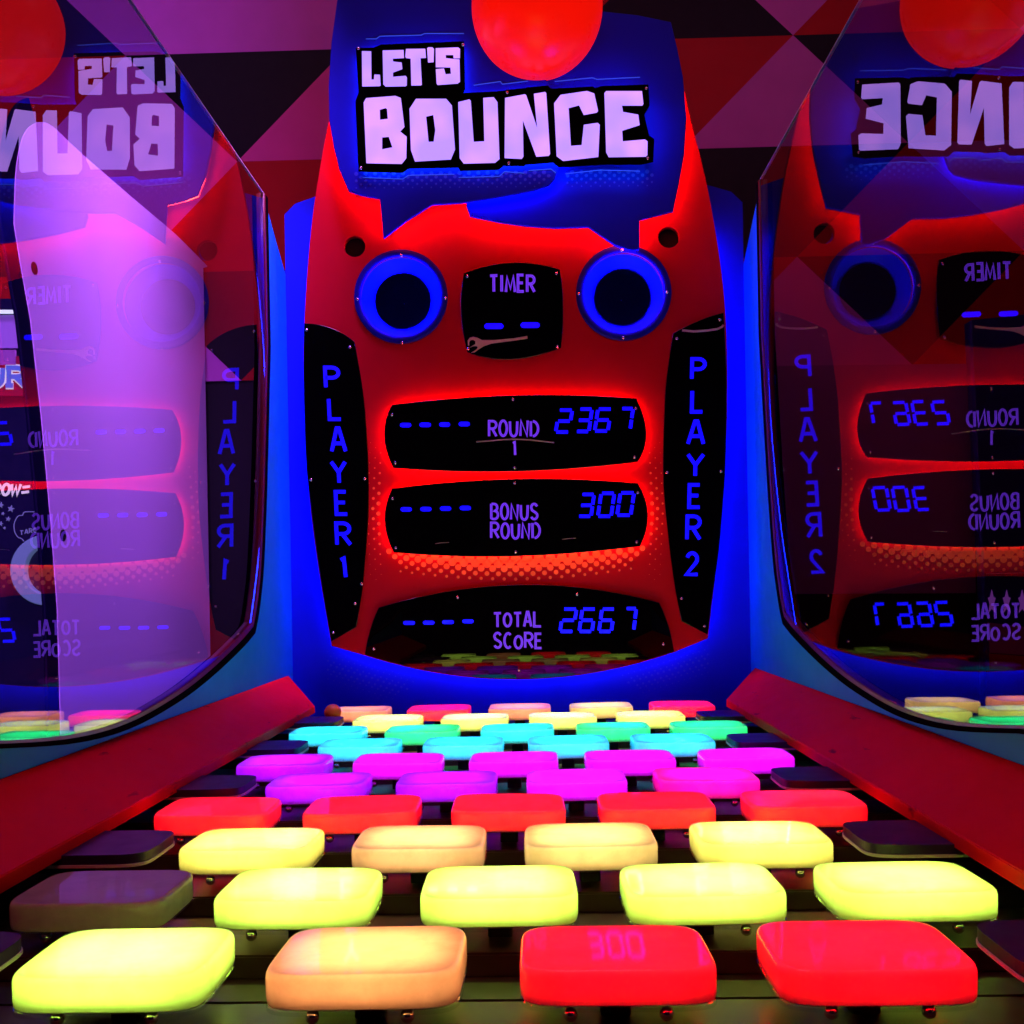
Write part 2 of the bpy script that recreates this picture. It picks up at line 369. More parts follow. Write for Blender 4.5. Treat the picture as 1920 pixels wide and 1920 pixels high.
for r in range(-2, 4):                                  # r = 0 lies just above the anchor line, r = 1 just below
    for n in range(-12, 9):
        ztop = az - (r - 1) * hz; zbot = ztop - hz
        xc = ax + n * hx
        up = (r + n) % 2 == 1                           # at the anchor the triangle below it points up
        key = (up, tri_col(r, n))
        if key not in tri_mesh:
            a = (-hx, -hz / 2) if up else (-hx, hz / 2); b_ = (hx, -hz / 2) if up else (hx, hz / 2); c = (0, hz / 2) if up else (0, -hz / 2)
            vv = [(p[0] * .9995, y, p[1] * .9995) for y in (0, .005) for p in (a, b_, c)]
            me = mesh_of(vv, [(0, 1, 2) if up else (0, 2, 1), (0, 3, 4, 1), (1, 4, 5, 2), (2, 5, 3, 0)])
            bm = bmesh.new(); bm.from_mesh(me); bmesh.ops.recalc_face_normals(bm, faces=bm.faces[:]); bm.to_mesh(me); bm.free()
            me.materials.append(M[key[1]]); tri_mesh[key] = me
        o = bpy.data.objects.new('triangle_panel', tri_mesh[key]); C.objects.link(o); o.parent = wall
        o.location = Vector((xc, YW, (ztop + zbot) / 2)) - wall.location

# ================================================================== the machine
YB, YF, YP, YB2, YB1, YL = 2.72, 2.62, 2.60, 2.575, 2.548, 2.528
SX = .632
ZT = .8035                                                 # top of the pads
mach = empty('arcade_machine', (0, 1.5, 0), 'red and blue arcade cabinet with score panels, glass sides and a deck of glowing pads', 'arcade machine')

# back panel, deck
board('back_panel', [[(-SX, .4), (SX, .4), (SX, CZ + 1.045), (SX - .03, CZ + 1.075), (SX - .14, CZ + 1.11), (.3, CZ + 1.14), (-.3, CZ + 1.14), (-SX + .14, CZ + 1.11), (-SX + .03, CZ + 1.075), (-SX, CZ + 1.045)]], YB, .03, M['blue'], mach, 0, False)
deck = box('deck', -SX, SX, .2, YB, ZT - .11, ZT - .075, M['deck'], mach)
box('front_board', -SX - .02, SX + .02, .17, .2, 0, ZT - .05, M['red'], mach)

# red face board with openings behind the speaker rings
bL = catmull([(622, 1211), (606, 1120), (592, 1030), (580, 930), (572, 800), (569, 680), (571, 600), (577, 500), (587, 400), (601, 310), (617, 226), (640, 120)], 4)
bR = catmull([(1270, 100), (1290, 204), (1312, 290), (1330, 370), (1347, 470), (1358, 560), (1363, 660), (1363, 780), (1358, 890), (1350, 1000), (1340, 1090), (1327, 1197)], 4)
bB = [(1264, 1223)] + quad((1264, 1223), (975, 1274), (684, 1229), 16)[1:] + [(684, 1229)]
face_px = bL + bR + bB
RING = ((752, 557, 88), (1169, 550, 89))
def circ(cx, cy, r, n=40): return [(cx + r * math.cos(2 * math.pi * i / n), cy + r * math.sin(2 * math.pi * i / n)) for i in range(n)]
holes = [circ(x, y, 76) for x, y, r in RING] + [circ(665, 462, 20, 24), circ(1254, 445, 20, 24)]
face = board('face_board', [face_px] + holes, YF, .02, M['red'], mach)
for x, y in ((665, 462), (1254, 445)):
    board('speaker_hole', [circ(x, y, 21, 24)], YF + .021, .004, M['matte_black'], mach)
# light strips behind the edge of the face board (blue wash on the back panel)
fl_in = inset(Pl(face_px, YF), .014)
k0 = next(i for i, q in enumerate(face_px) if q[1] < 400); k1 = max(i for i, q in enumerate(face_px) if q[1] < 400)
strip('light_strip', fl_in[k1 + 1:] + fl_in[:k0], YB - .034, YB - .022, M['led_blue'], mach, False)     # down one side, round the bottom, up the other

def panel(name, px, sc_px, halo=None, Y=YP, th=.006):
    o = board(name, [px], Y, th, M['black'], mach, .0012)
    board('standoff', [[(sum(p[0] for p in px) / len(px) + (q[0] - sum(p[0] for p in px) / len(px)) * .8, sum(p[1] for p in px) / len(px) + (q[1] - sum(p[1] for p in px) / len(px)) * .8) for q in px]], Y + th, YF - Y - th, M['matte_black'], o)
    screws(sc_px, Y, o)
    if halo:
        strip('light_strip', inset(Pl(px, Y), .010), Y + th + .002, Y + th + .008, halo, o)
    return o
def loop4(tl, t, tr, r, br, b_, bl, l): return quad(tl, t, tr, 14) + quad(tr, r, br, 8) + quad(br, b_, bl, 14) + quad(bl, l, tl, 8)

timer = panel('timer_panel', loop4((869, 512), (960, 492), (1050, 505), (1056, 575), (1052, 652), (958, 674), (876, 660), (864, 585)), [(876, 518), (1043, 513), (878, 654), (1045, 650)])
word('TIMER', 919, 1002, 517, 547, YP - .001, timer, 5)
dash(908, 944, 611.5, YP - .0012, timer, 10); dash(976, 1012, 609.5, YP - .0012, timer, 10)
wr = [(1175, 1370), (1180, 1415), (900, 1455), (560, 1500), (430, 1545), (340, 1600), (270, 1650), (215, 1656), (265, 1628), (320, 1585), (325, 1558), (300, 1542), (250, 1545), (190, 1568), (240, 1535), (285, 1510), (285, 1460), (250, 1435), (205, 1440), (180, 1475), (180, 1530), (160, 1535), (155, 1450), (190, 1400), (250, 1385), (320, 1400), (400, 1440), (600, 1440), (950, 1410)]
board('wrench_reflection', [[(860 + x * .1094, 480 + y * .1094) for x, y in wr]], YP - .0015, .0015, M['beige'], timer)  # reflection in the glossy panel, painted on as a flat pale shape

rnd = panel('round_panel', loop4((735, 759), (965, 741), (1193, 747), (1212, 812), (1196, 866), (965, 884), (737, 877), (720, 815)), [(735, 778), (962, 749), (1192, 766), (741, 868), (965, 877), (1190, 857)], M['led_red'])
for a, b_, y in ((750, 771, 797), (786.5, 808, 796.5), (823.5, 844, 796), (860, 881, 795)): dash(a, b_, y, YP - .0012, rnd)
word('ROUND', 917, 1009, 790, 818, YP - .001, rnd, 4.4)
letter('1', 961, 969, 829, 853, YP - .001, 4.5, M['text'], rnd)
for ch, a, b_, y0, y1 in (('2', 1042, 1073, 769, 810), ('3', 1081, 1110, 767, 809), ('6', 1115, 1146, 767, 808), ('7', 1160, 1187, 766, 805)): digit(ch, a, b_, y0, y1, YP - .0012, rnd)
strokes('reflection_line', [Pl([(893, 828.5), (915, 827), (940, 824.5), (965, 823.5), (995, 825), (1020, 828), (1039, 830)], YP)], 2.4 * YP / F, YP - .001, M['grey_mark'], rnd)  # reflected light below ROUND, drawn as a grey stroke

bon = panel('bonus_panel', loop4((735, 916), (965, 898), (1196, 906), (1215, 965), (1200, 1024), (965, 1043), (738, 1036), (721, 975)), [(736, 935), (965, 906), (1196, 924), (742, 1027), (967, 1035), (1194, 1016)], M['led_red'])
for a, b_, y in ((751, 772, 955), (788, 809, 954.5), (825, 846, 953.5), (862, 883, 952.5)): dash(a, b_, y, YP - .0012, bon)
word('BONUS', 921, 1008, 946, 974, YP - .001, bon, 4.4); word('ROUND', 921, 1012, 981, 1009, YP - .001, bon, 4.4)
for ch, a, b_, y0, y1 in (('3', 1085, 1114, 927, 968), ('0', 1121, 1152, 925, 968), ('0', 1157, 1189, 924, 966)): digit(ch, a, b_, y0, y1, YP - .0012, bon)
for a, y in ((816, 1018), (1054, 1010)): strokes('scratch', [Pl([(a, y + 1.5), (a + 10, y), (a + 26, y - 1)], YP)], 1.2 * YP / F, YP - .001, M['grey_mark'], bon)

tot = panel('total_panel', quad((710, 1139), (975, 1096), (1236, 1130), 14) + quad((1236, 1130), (1253, 1172), (1264, 1222), 6) + quad((1264, 1222), (975, 1273), (684, 1228), 16) + quad((684, 1228), (694, 1180), (710, 1139), 6), [(858, 1120), (1082, 1115), (701, 1217), (1244, 1208), (973, 1257)])
for a, b_, y in ((756, 778, 1168), (793, 814.5, 1167.5), (829, 851, 1166.5), (867, 888, 1165)): dash(a, b_, y, YP - .0012, tot, 7)
word('TOTAL', 926, 1015, 1148, 1175, YP - .001, tot, 4.4); word('SCORE', 926, 1016, 1188, 1215, YP - .001, tot, 4.4)
for ch, a, b_, y0, y1 in (('2', 1050, 1081, 1142, 1184), ('6', 1086, 1116, 1142, 1184), ('6', 1123, 1152, 1142, 1184), ('7', 1169, 1193, 1141, 1182)): digit(ch, a, b_, y0, y1, YP - .0012, tot)

p1 = panel('player_panel', quad((570, 606), (622, 615), (665, 641), 8) + catmull([(665, 641), (681, 738), (689, 832), (691, 897), (691, 968), (684, 1057), (677, 1122), (668, 1176)], 3) + catmull([(621, 1203), (608, 1128), (594, 1036), (583, 951), (575, 880), (571, 790), (569, 690), (570, 606)], 3)[:-1],
           [(575, 619), (656, 651), (583, 900), (684, 898), (678, 1095), (666, 1132), (625, 1186)])
for ch, a, b_, y0, y1 in (('P', 609, 634, 689, 726), ('L', 616, 638, 748, 786), ('A', 620, 646, 803, 846), ('Y', 621, 647, 866, 905), ('E', 629, 650, 922, 964), ('R', 630, 655, 981, 1021), ('1', 637, 652, 1047, 1082)):
    letter(ch, a, b_, y0, y1, YP - .001, 6.8, M['player'], p1, 2)
p2 = panel('player_panel', quad((1357, 586), (1310, 601), (1262, 625), 8) + catmull([(1262, 625), (1256, 663), (1248, 730), (1244, 813), (1243.5, 890), (1247, 951), (1258, 1048), (1268, 1115), (1278, 1165)], 3) + catmull([(1327, 1190), (1337, 1110), (1348, 1032), (1355, 951), (1360, 880), (1362, 790), (1362, 690), (1357, 586)], 3)[:-1],
           [(1350, 600), (1269, 635), (1251, 886), (1352, 884), (1278, 1122), (1321, 1174)])
for ch, a, b_, y0, y1 in (('P', 1298, 1322, 673, 710), ('L', 1298, 1319, 733, 772), ('A', 1291, 1320, 790, 832), ('Y', 1290, 1319, 852, 892), ('E', 1293, 1314, 909, 951), ('R', 1289, 1313, 968, 1011), ('2', 1288, 1309, 1037, 1077)):
    letter(ch, a, b_, y0, y1, YP - .001, 6.8, M['player'], p2, -1)
strokes('reflection_line', [Pl([(1279, 619.5), (1300, 621.5), (1325, 620), (1345, 617), (1354, 613), (1356.5, 609)], YP)], 4 * YP / F, YP - .001, M['grey_mark'], p2)  # curved reflection put on the panel as a painted stroke

# speaker rings: flange, sloping dish, hidden light ring, dark cone
def ring_mesh(cx, cy, prof, n=48):
    X, Z = P(cx, cy, YF); v, f = [], []
    for r, y in prof: v += [(X + r * YF / F * math.cos(2 * math.pi * i / n), y, Z + r * YF / F * math.sin(2 * math.pi * i / n)) for i in range(n)]
    for k in range(len(prof) - 1): f += [(k * n + i, k * n + (i + 1) % n, (k + 1) * n + (i + 1) % n, (k + 1) * n + i) for i in range(n)]
    me = mesh_of(v, f, True); return me
for (cx, cy, r), scr in zip(RING, ([(752, 479), (670, 561), (835, 559), (753.5, 643)], [(1166.5, 469), (1085, 551), (1251, 548), (1169, 633)])):
    rg = empty('speaker_ring', (0, 0, 0), '', ''); del rg['label']; del rg['category']; rg.parent = mach
    X, Z = P(cx, cy, YF); rg.location = Vector((X, YF, Z)) - mach.location
    fl_ = center_origin(link('flange', ring_mesh(cx, cy, [(r, YF), (r, YF - .007), (r - 1.5, YF - .009), (76, YF - .009), (74.5, YF - .007), (75, YF - .0055)]), M['navy'], rg))
    ds = center_origin(link('dish', ring_mesh(cx, cy, [(79, YF + .006), (72, YF + .018), (62, YF + .034), (50, YF + .044)]), M['blue'], rg))
    lr = center_origin(link('light_ring', ring_mesh(cx, cy, [(77.5, YF - .003), (77.5, YF + .003)]), M['led_ring'], rg))
    cn = center_origin(link('cone', ring_mesh(cx, cy, [(53, YF + .036), (51, YF + .036), (48, YF + .05), (20, YF + .07), (.5, YF + .064)]), M['void'], rg))
    screws(scr, YF - .009, rg)

# halftone dots printed as thin raised discs
def dots(name, pts, Y, m, parent):
    v, f = [], []
    for x, y, r in pts:
        s = len(v); n = 10; lp = Pl([(x + r * math.cos(2 * math.pi * i / n), y + r * math.sin(2 * math.pi * i / n)) for i in range(n)], Y)
        v += [(a, Y, b_) for a, b_ in lp]; f.append(tuple(range(s, s + n)))
    me = mesh_of(v, f); o = center_origin(link(name, me, m, parent)); o['kind'] = 'stuff'
    return o
hp = []
for row in range(5):
    for i in range(-12, 13):
        x = 967 + (i + (.5 if row % 2 else 0)) * 21.6; u = (x - 967) / 240
        if abs(u) > 1.02 - .03 * row: continue
        y = 1047.5 - 17 * u * u - (x - 967) * .012 + row * 9.6 * (1 - .1 * abs(u))
        hp.append((x, y, (9.5, 8.6, 6.6, 4.8, 3.2)[row] * (1 - .45 * u * u)))
for sgn in (-1, 1):
    for c in range(3):
        for i in range(14):
            y = 830 + i * 19 + (9.5 if c % 2 else 0); d = abs(y - 955) / 130
            x = (711 if sgn < 0 else 1221) + sgn * (c * 10 + 2 - 6 * d)
            hp.append((x, y, max(.6, (3.8, 3, 2)[c] * (1.1 - d))))
dots('halftone_dots', hp, YF - .0008, M['orange_dot'], mach)
bp = []
for row in range(8):
    for i in range(16):
        x = 615 + i * 11 + (5.5 if row % 2 else 0); y = 1222 + row * 8.5 + i * 3.4
        r = 2.6 - abs(row - 3.4) * .5
        if r > .5 and i + row * .6 < 15: bp += [(x, y, r), (1942 - x, y - 12, r)]
dots('halftone_dots', bp, YB - .0008, M['sign_dot'], mach)

# ---- side panels, glass, trim, rails
curve_px = [(505, 365), (505, 500), (505, 650), (503, 850), (499, 980), (494, 1080), (486, 1150), (479, 1187), (458, 1212), (417, 1252), (375, 1288), (333, 1318), (271, 1354), (208, 1379), (125, 1396), (0, 1404)]
GX = SX - .016                                           # plane of the panes and their trim
cv = [S(x, y, -GX) for x, y in curve_px]
cv[0] = (cv[1][0], CZ + 1.0); cv[1] = (cv[0][0], cv[1][1]); cv[2] = (cv[0][0], cv[2][1])
cvs = cv[:2] + catmull(cv[2:8], 4)[:-1] + catmull(cv[7:], 4) + [(1.0, cv[-1][1] + .01), (.7, cv[-1][1] + .03), (.34, cv[-1][1] + .08)]
def offs(pts, d):
    L, R = ribbon_pts(pts, 2.0); E = L if d > 0 else R; out = []
    for (a, b_), (c, e) in zip(pts, E):
        k = max(.3, min(1, .3 + .7 * (a - 1.25) / 1.15)); out.append((a + (c - a) * abs(d) * k, b_ + (e - b_) * abs(d) * k))
    return out
for s in (-1, 1):
    X = s * SX
    outline = cvs[::-1] + [(YB - .19, CZ + 1.0), (YB + .03, CZ + .86), (YB + .03, .3), (.22, .3), (.22, cvs[-1][1])]
    sp = sheet_side('side_panel', [outline], X, s * .018, M['blue_side'], mach, .001)
    inner = offs(cvs, -.02); inn2 = offs(cvs, -.033)
    if inner[3][0] > cvs[3][0]: inner = offs(cvs, .02); inn2 = offs(cvs, .033)
    o = sheet_side('black_trim', [cvs + inner[::-1]], s * GX, s * .036, M['void'], mach)
    o = sheet_side('red_trim', [inner + inn2[::-1]], s * (GX + .001), s * .02, M['trim_red'], mach)
    gl = inn2[:]; gl[0] = (gl[0][0], CZ + 1.0)
    g = sheet_side('glass_pane', [gl + [(.34, CZ + 1.0)]], s * (GX + .003), s * .006, M['glass'], mach)
    box('glass_edge', min(s * (GX + .003), s * (GX + .009)), max(s * (GX + .003), s * (GX + .009)), .34, gl[0][0], CZ + 1.0, CZ + 1.0015, M['white_edge'], g)
    # sloping red rail
    z0, z1, x0, x1 = CZ - .227, CZ - .283, SX - .001, .505
    top = [(x0, .25, z0), (x0, 2.665, z0), (x1, 2.42, z1), (x1, .25, z1)]
    v = [(s * a, b_, c) for a, b_, c in top] + [(s * a, b_, c - .018) for a, b_, c in top]
    me = mesh_of(v, [(0, 1, 2, 3), (7, 6, 5, 4), (0, 4, 5, 1), (1, 5, 6, 2), (2, 6, 7, 3), (3, 7, 4, 0)])
    bm = bmesh.new(); bm.from_mesh(me); bmesh.ops.recalc_face_normals(bm, faces=bm.faces[:]); bmesh.ops.bevel(bm, geom=bm.edges[:], offset=.0012, segments=2, affect='EDGES'); bm.to_mesh(me); bm.free()
    center_origin(link('side_rail', me, M['red_rail'], mach))
    for px, py in ((513, 688), (535, 752), (523, 968), (489, 1166), (509, 1200), (497, 1256), (379, 1307), (513, 840), (522, 590)):
        Y, Z = S(px, py, -SX)
        o = bpy.data.objects.new('bolt', BOLT); C.objects.link(o); o.parent = sp; o.rotation_euler = (0, 0, s * -math.pi / 2 * -1)
        o.location = Vector((X, Y, Z)) - world_loc(sp)

# ---- bounce pads
def sq(n, a, b_, e=.33):
    out = []
    for i in range(n):
        t = 2 * math.pi * i / n; c, s_ = math.cos(t), math.sin(t)
        out.append((a * math.copysign(abs(c) ** e, c), b_ * math.copysign(abs(s_) ** e, s_)))
    return out
def lathe(prof, a, b_, n=56, cap_top=True, cap_bot=False, smooth=True):
    ring = sq(n, a, b_); v, f = [], []
    for k_, z in prof: v += [(x - (1 - k_) * math.copysign(min(abs(x), 1), x) * 1 if False else x * k_, y * k_, z) for x, y in ring]
    for k in range(len(prof) - 1): f += [(k * n + i, k * n + (i + 1) % n, (k + 1) * n + (i + 1) % n, (k + 1) * n + i) for i in range(n)]
    if cap_top: f.append(tuple((len(prof) - 1) * n + i for i in range(n)))
    if cap_bot: f.append(tuple(i for i in reversed(range(n))))
    return mesh_of(v, f, smooth)
PA, PB, PT = .0772, .0575, .0265
CAP = lathe([(.985, -PT), (.995, -PT + .002), (1, -PT + .006), (1.0, -.006), (.994, -.0035), (.981, -.0014), (.963, -.0003), (.945, 0), (.935, 0), (.925, 0), (.5, 0), (.01, 0)], PA, PB); CAP.materials.append(M['frost'])
LEDM = lathe([(.8, -PT + .003), (.02, -PT + .003)], PA, PB, 24)
LIGHT_STOP = lathe([(.93, -PT + .0005), (.93, -PT + .0015)], PA, PB, 32, True, True, False); LIGHT_STOP.materials.append(M['white_edge'])  # unseen tray added to stop the pad light leaking onto the deck
BASE = lathe([(1.0, -PT - .0045), (1.0, -PT - .0012)], PA, PB, 40, True, True, False); BASE.materials.append(M['acrylic'])
STEM = lathe([(.16, -.075), (.16, -PT - .0045)], PA, PA, 16, True, True, False); STEM.materials.append(M['matte_black'])
def ball_mesh(r, seg=12, rings=8):
    me = bpy.data.meshes.new('s'); bm = bmesh.new(); bmesh.ops.create_uvsphere(bm, u_segments=seg, v_segments=rings, radius=r)
    for f in bm.faces: f.smooth = True
    bm.to_mesh(me); bm.free(); return me
NUT = ball_mesh(.0055); NUT.materials.append(M['steel'])
COL = {'lime': (.64, 1, .085), 'orange': (1, .34, .09), 'red': (1, .0, .004), 'yellow': (1, .86, .11), 'peach': (1, .46, .15), 'purple': (.34, 0, 1), 'magenta': (.72, 0, 1),
       'pink': (1, 0, .36), 'blue': (0, .5, 1), 'cyan': (0, .72, 1), 'green': (0, .9, .22), 'aqua': (0, .85, .8), 'paleyellow': (.9, 1, .14), 'salmon': (1, .28, .12), 'cream': (1, .62, .16), 'crimson': (1, .0, .03)}
POW = {'lime': 4.2, 'yellow': 3.2, 'paleyellow': 3.0, 'cream': 2.1, 'peach': 2.1, 'orange': 2.2, 'salmon': 2.0, 'red': 4.4, 'crimson': 3.4, 'purple': 3.2, 'magenta': 3.2, 'pink': 3.4, 'blue': 3.6, 'cyan': 3.2, 'green': 2.8, 'aqua': 3.0}
ledmesh = {}
def led_mesh(c):
    if c not in ledmesh:
        me = LEDM.copy(); me.materials.append(glow('led_' + c, COL[c], POW[c] * 4.9)); ledmesh[c] = me
    return ledmesh[c]
ROWS = [['lime', 'orange', 'red', 'red'], [None, 'lime', 'lime', 'lime', 'lime'], ['yellow', 'peach', 'cream', 'yellow'], ['red'] * 5, ['purple', 'purple', 'magenta', 'pink'],
        ['purple'] + ['magenta'] * 4, ['blue'] * 4, ['cyan', 'green', 'aqua', 'green', 'green'], ['paleyellow'] * 4, ['salmon', 'crimson', 'salmon', 'cream', 'crimson']]
NAMEC = {'lime': 'lime yellow', 'paleyellow': 'pale yellow', 'aqua': 'aqua', 'cream': 'pale cream yellow', 'blue': 'sky blue', 'salmon': 'salmon orange', 'crimson': 'crimson red', 'peach': 'peach orange', 'purple': 'violet'}
ROWN = ['front row', 'second row', 'third row', 'all-red row', 'violet and pink row', 'magenta row', 'sky blue row', 'green and cyan row', 'pale yellow row', 'last row']
W0, Y0, DY = .2, .8072, .1822
SPEC = {(0, 0): 'glowing lime yellow pad at the end of the front row, beside the orange one', (0, 1): 'glowing orange pad in the front row between lime and red pads',
        (0, 2): 'glowing red pad with a faint 300 reflected, front row beside the orange pad', (0, 3): 'glowing red pad at the end of the front row, with no orange neighbour',
        (1, 0): 'unlit greyish white frosted pad at the end of the second row', (2, 1): 'glowing peach orange pad in the third row, between two yellow pads', (2, 2): 'glowing pale cream yellow pad in the third row beside the peach one',
        (2, 0): 'glowing warm yellow pad at row end beside the peach pad, third row', (2, 3): 'glowing warm yellow pad at row end beside the cream pad, third row',
        (4, 2): 'glowing magenta pad beside the pink pad, behind the all-red row', (4, 3): 'glowing hot pink pad, the only pink one, behind the all-red row',
        (5, 0): 'glowing violet pad at the end of the magenta row', (7, 0): 'glowing cyan pad at row end in the green and cyan row', (7, 2): 'glowing aqua pad between two green pads in the green and cyan row',
        (7, 1): 'glowing green pad between the cyan and the aqua pad', (7, 3): 'glowing green pad between the aqua and another green pad', (7, 4): 'glowing green pad at the end of the green and cyan row',
        (9, 0): 'salmon orange pad at the end of the last row, behind the small orange ball', (9, 1): 'crimson pad between two salmon pads in the last row', (9, 2): 'salmon orange pad between crimson and cream pads in the last row',
        (9, 3): 'pale cream yellow pad in the last row against the score wall', (9, 4): 'crimson pad at the end of the last row beside the cream pad'}
def pad(k, i, c, x, y):
    if (k, i) in SPEC: lab = SPEC[(k, i)]
    else:
        n = len(ROWS[k]); pos = ['at the player one end', 'second from the player one end'] + (['in its middle'] if n == 5 else []) + ['second from the player two end', 'at the player two end']
        if k == 1: pos = ['', 'beside the unlit pad', 'second after the unlit pad', 'third after the unlit pad', 'farthest from the unlit pad']
        lab = 'glowing %s pad in the %s, %s' % (NAMEC.get(c, c), ROWN[k], pos[i])
    p = empty('bounce_pad', (x, y, ZT - .075), lab, 'light pad', 'light pads in staggered rows on the deck')
    tilt = (-.036, .0, .0) if (k, i) == (0, 2) else (random.uniform(-.012, .012), random.uniform(-.012, .012), random.uniform(-.02, .02))
    for nm, me in (('cap', CAP), ('light_plate', led_mesh(c) if c else None), ('added_light_stop_tray', LIGHT_STOP), ('base_plate', BASE)):
        if me is None: continue
        o = bpy.data.objects.new(nm, me); C.objects.link(o); o.parent = p; o.location = (0, 0, .075); o.rotation_euler = tilt
    o = bpy.data.objects.new('stem', STEM); C.objects.link(o); o.parent = p; o.location = (0, 0, .075)
    for bx in (-.038, .036):
        o = bpy.data.objects.new('nut', NUT); C.objects.link(o); o.parent = p; o.location = (bx, -.046, .075 - PT - .009)
    return p
for k, row in enumerate(ROWS):
    for i, c in enumerate(row):
        pad(k, i, c, (i - (len(row) - 1) / 2) * W0, Y0 + k * DY)
    # mounting bar under the row
    yk = Y0 + k * DY
    box('mounting_bar', -SX + .004, SX - .004, yk - .055, yk + .02, ZT - .075, ZT - .052, M['deck_bar'], mach, .002)
    box('mounting_bar', -SX + .004, SX - .004, yk + .045, yk + .085, ZT - .075, ZT - .062, M['deck_bar'], mach, .002)
# dark end plates, cut straight against the side walls
def half_plate(s):
    pts = [(x, y) for x, y in sq(56, .09, PB) if x >= -.02]
    pts = sorted(pts, key=lambda p: math.atan2(p[1], p[0]))
    lp = [(-.13, -PB)] + pts + [(-.13, PB)]
    if s > 0: lp = [(-x, y) for x, y in lp][::-1]
    return lp
def slab(lp, z0, z1):
    n = len(lp); v = [(x, y, z0) for x, y in lp] + [(x, y, z1) for x, y in lp]
    me = mesh_of(v, [tuple(range(n, 2 * n)), tuple(reversed(range(n)))] + [(i, (i + 1) % n, n + (i + 1) % n, n + i) for i in range(n)])
    bm = bmesh.new(); bm.from_mesh(me); bmesh.ops.recalc_face_normals(bm, faces=bm.faces[:]); bm.to_mesh(me); bm.free(); return me
for s in (-1, 1):
    lp = half_plate(s); top = slab(lp, -.013, -.002); top.materials.append(M['dark_pad'])
    rim = slab([(x * 1.01, y * 1.02) for x, y in lp], -.0165, -.0132); rim.materials.append(M['white_edge'])
    for k in (0, 2, 4, 6, 8):
        near = ['front row of four', 'yellow and peach row', 'violet and pink row', 'sky blue row', 'pale yellow row near the score wall'][k // 2]
        side = 'player one side' if s < 0 else 'player two side'
        p = empty('end_plate', (s * .5, Y0 + k * DY, ZT - .075), 'dark flat end plate in the %s, %s' % (near, side), 'end plate', 'dark end plates along the rails')
        for nm, me in (('plate', top), ('rim', rim)):
            o = bpy.data.objects.new(nm, me); C.objects.link(o); o.parent = p; o.location = (0, 0, .075)
        o = bpy.data.objects.new('stem', STEM); C.objects.link(o); o.parent = p; o.location = (0, 0, .075)

# small orange ball lying at the end of the last row
bx, bz = P(624, 1336, 2.36)
ob = link('bouncy_ball', ball_mesh(.0205, 24, 16), M['orange']); ob.location = (bx, 2.36, bz)
ob['label'] = 'small orange ball lying at the end of the last pad row'; ob['category'] = 'ball'

# ================================================================== the sign
sg = empty('lit_sign', (0, YF, CZ + .9), 'blue speech bubble sign with glowing lilac words LET\'S BOUNCE and a red ball', 'sign')
b1 = [(660, -150), (640, -40), (632, 0), (621, 80), (616, 160), (617, 225), (625, 272), (636, 318), (653, 357), (680, 366), (712, 372), (715, 405), (719, 446), (760, 415), (810, 383), (862, 380), (905, 374), (960, 365), (1000, 357), (1030, 347), (1041, 335), (1048, 312), (1045, 200), (1030, 160), (1008, 120), (990, -150)]
b2 = [(900, 60), (1010, 5), (1130, 21), (1195, 28), (1258, 41), (1270, 90), (1281, 145), (1287, 220), (1283, 290), (1273, 345), (1262, 396), (1199, 412), (1199, 467), (1185, 470), (1152, 459), (1103, 425), (1040, 427), (985, 423), (935, 416), (881, 405), (874, 386), (880, 340), (890, 200)]
bub2 = board('speech_bubble', [b2], YB2, .012, M['sign_blue'], sg, .002)
bub1 = board('speech_bubble', [b1], YB1, .012, M['sign_blue'], sg, .002)
strip('light_strip', inset(Pl(b2, YB2), .016), YB2 + .02, YB2 + .028, M['led_sign'], bub2)
strip('light_strip', inset(Pl(b1, YB1), .018), YB1 + .040, YB1 + .05, M['led_sign'], bub1)
lo = Pl([(880, 366), (960, 352), (1000, 345), (1028, 335), (1034, 320), (1036, 250)], YB1)
strip('light_strip', lo, YB1 + .013, YB1 + .02, M['led_under'], bub1, False)
lp_px = [(667, 90), (700, 89), (714, 83), (870, 77), (872, 166), (868, 174), (930, 171), (994, 163), (1027, 160), (1033, 166), (1112, 162), (1116, 165), (1128, 161), (1216, 158), (1218, 197), (1208, 215), (1217, 253), (1227, 260), (1225, 303), (1202, 308), (1133, 308), (1048, 313), (1037, 304), (985, 308), (983, 310.5), (944, 310), (935, 317.5), (863, 319.5), (859, 313.5), (766, 315), (755, 323), (672, 321), (666, 190), (672, 173)]
plate = board('letter_plate', [lp_px], YL, .005, M['void'], sg, .001)
strip('light_strip', inset(Pl(lp_px, YL), .012), YL + .007, YL + .013, M['led_sky'], plate)
screws([(672, 91), (868, 84), (677, 315), (951, 173.6), (954, 306), (1212, 166), (1215, 297)], YL, plate)
ZA = lambda pts: [(660 + x * .1198, 70 + y * .1198) for x, y in pts]
ZB = lambda pts: [(660 + x * .15625, 150 + y * .15625) for x, y in pts]
ZC = lambda pts: [(930 + x * .16146, 150 + y * .16146) for x, y in pts]
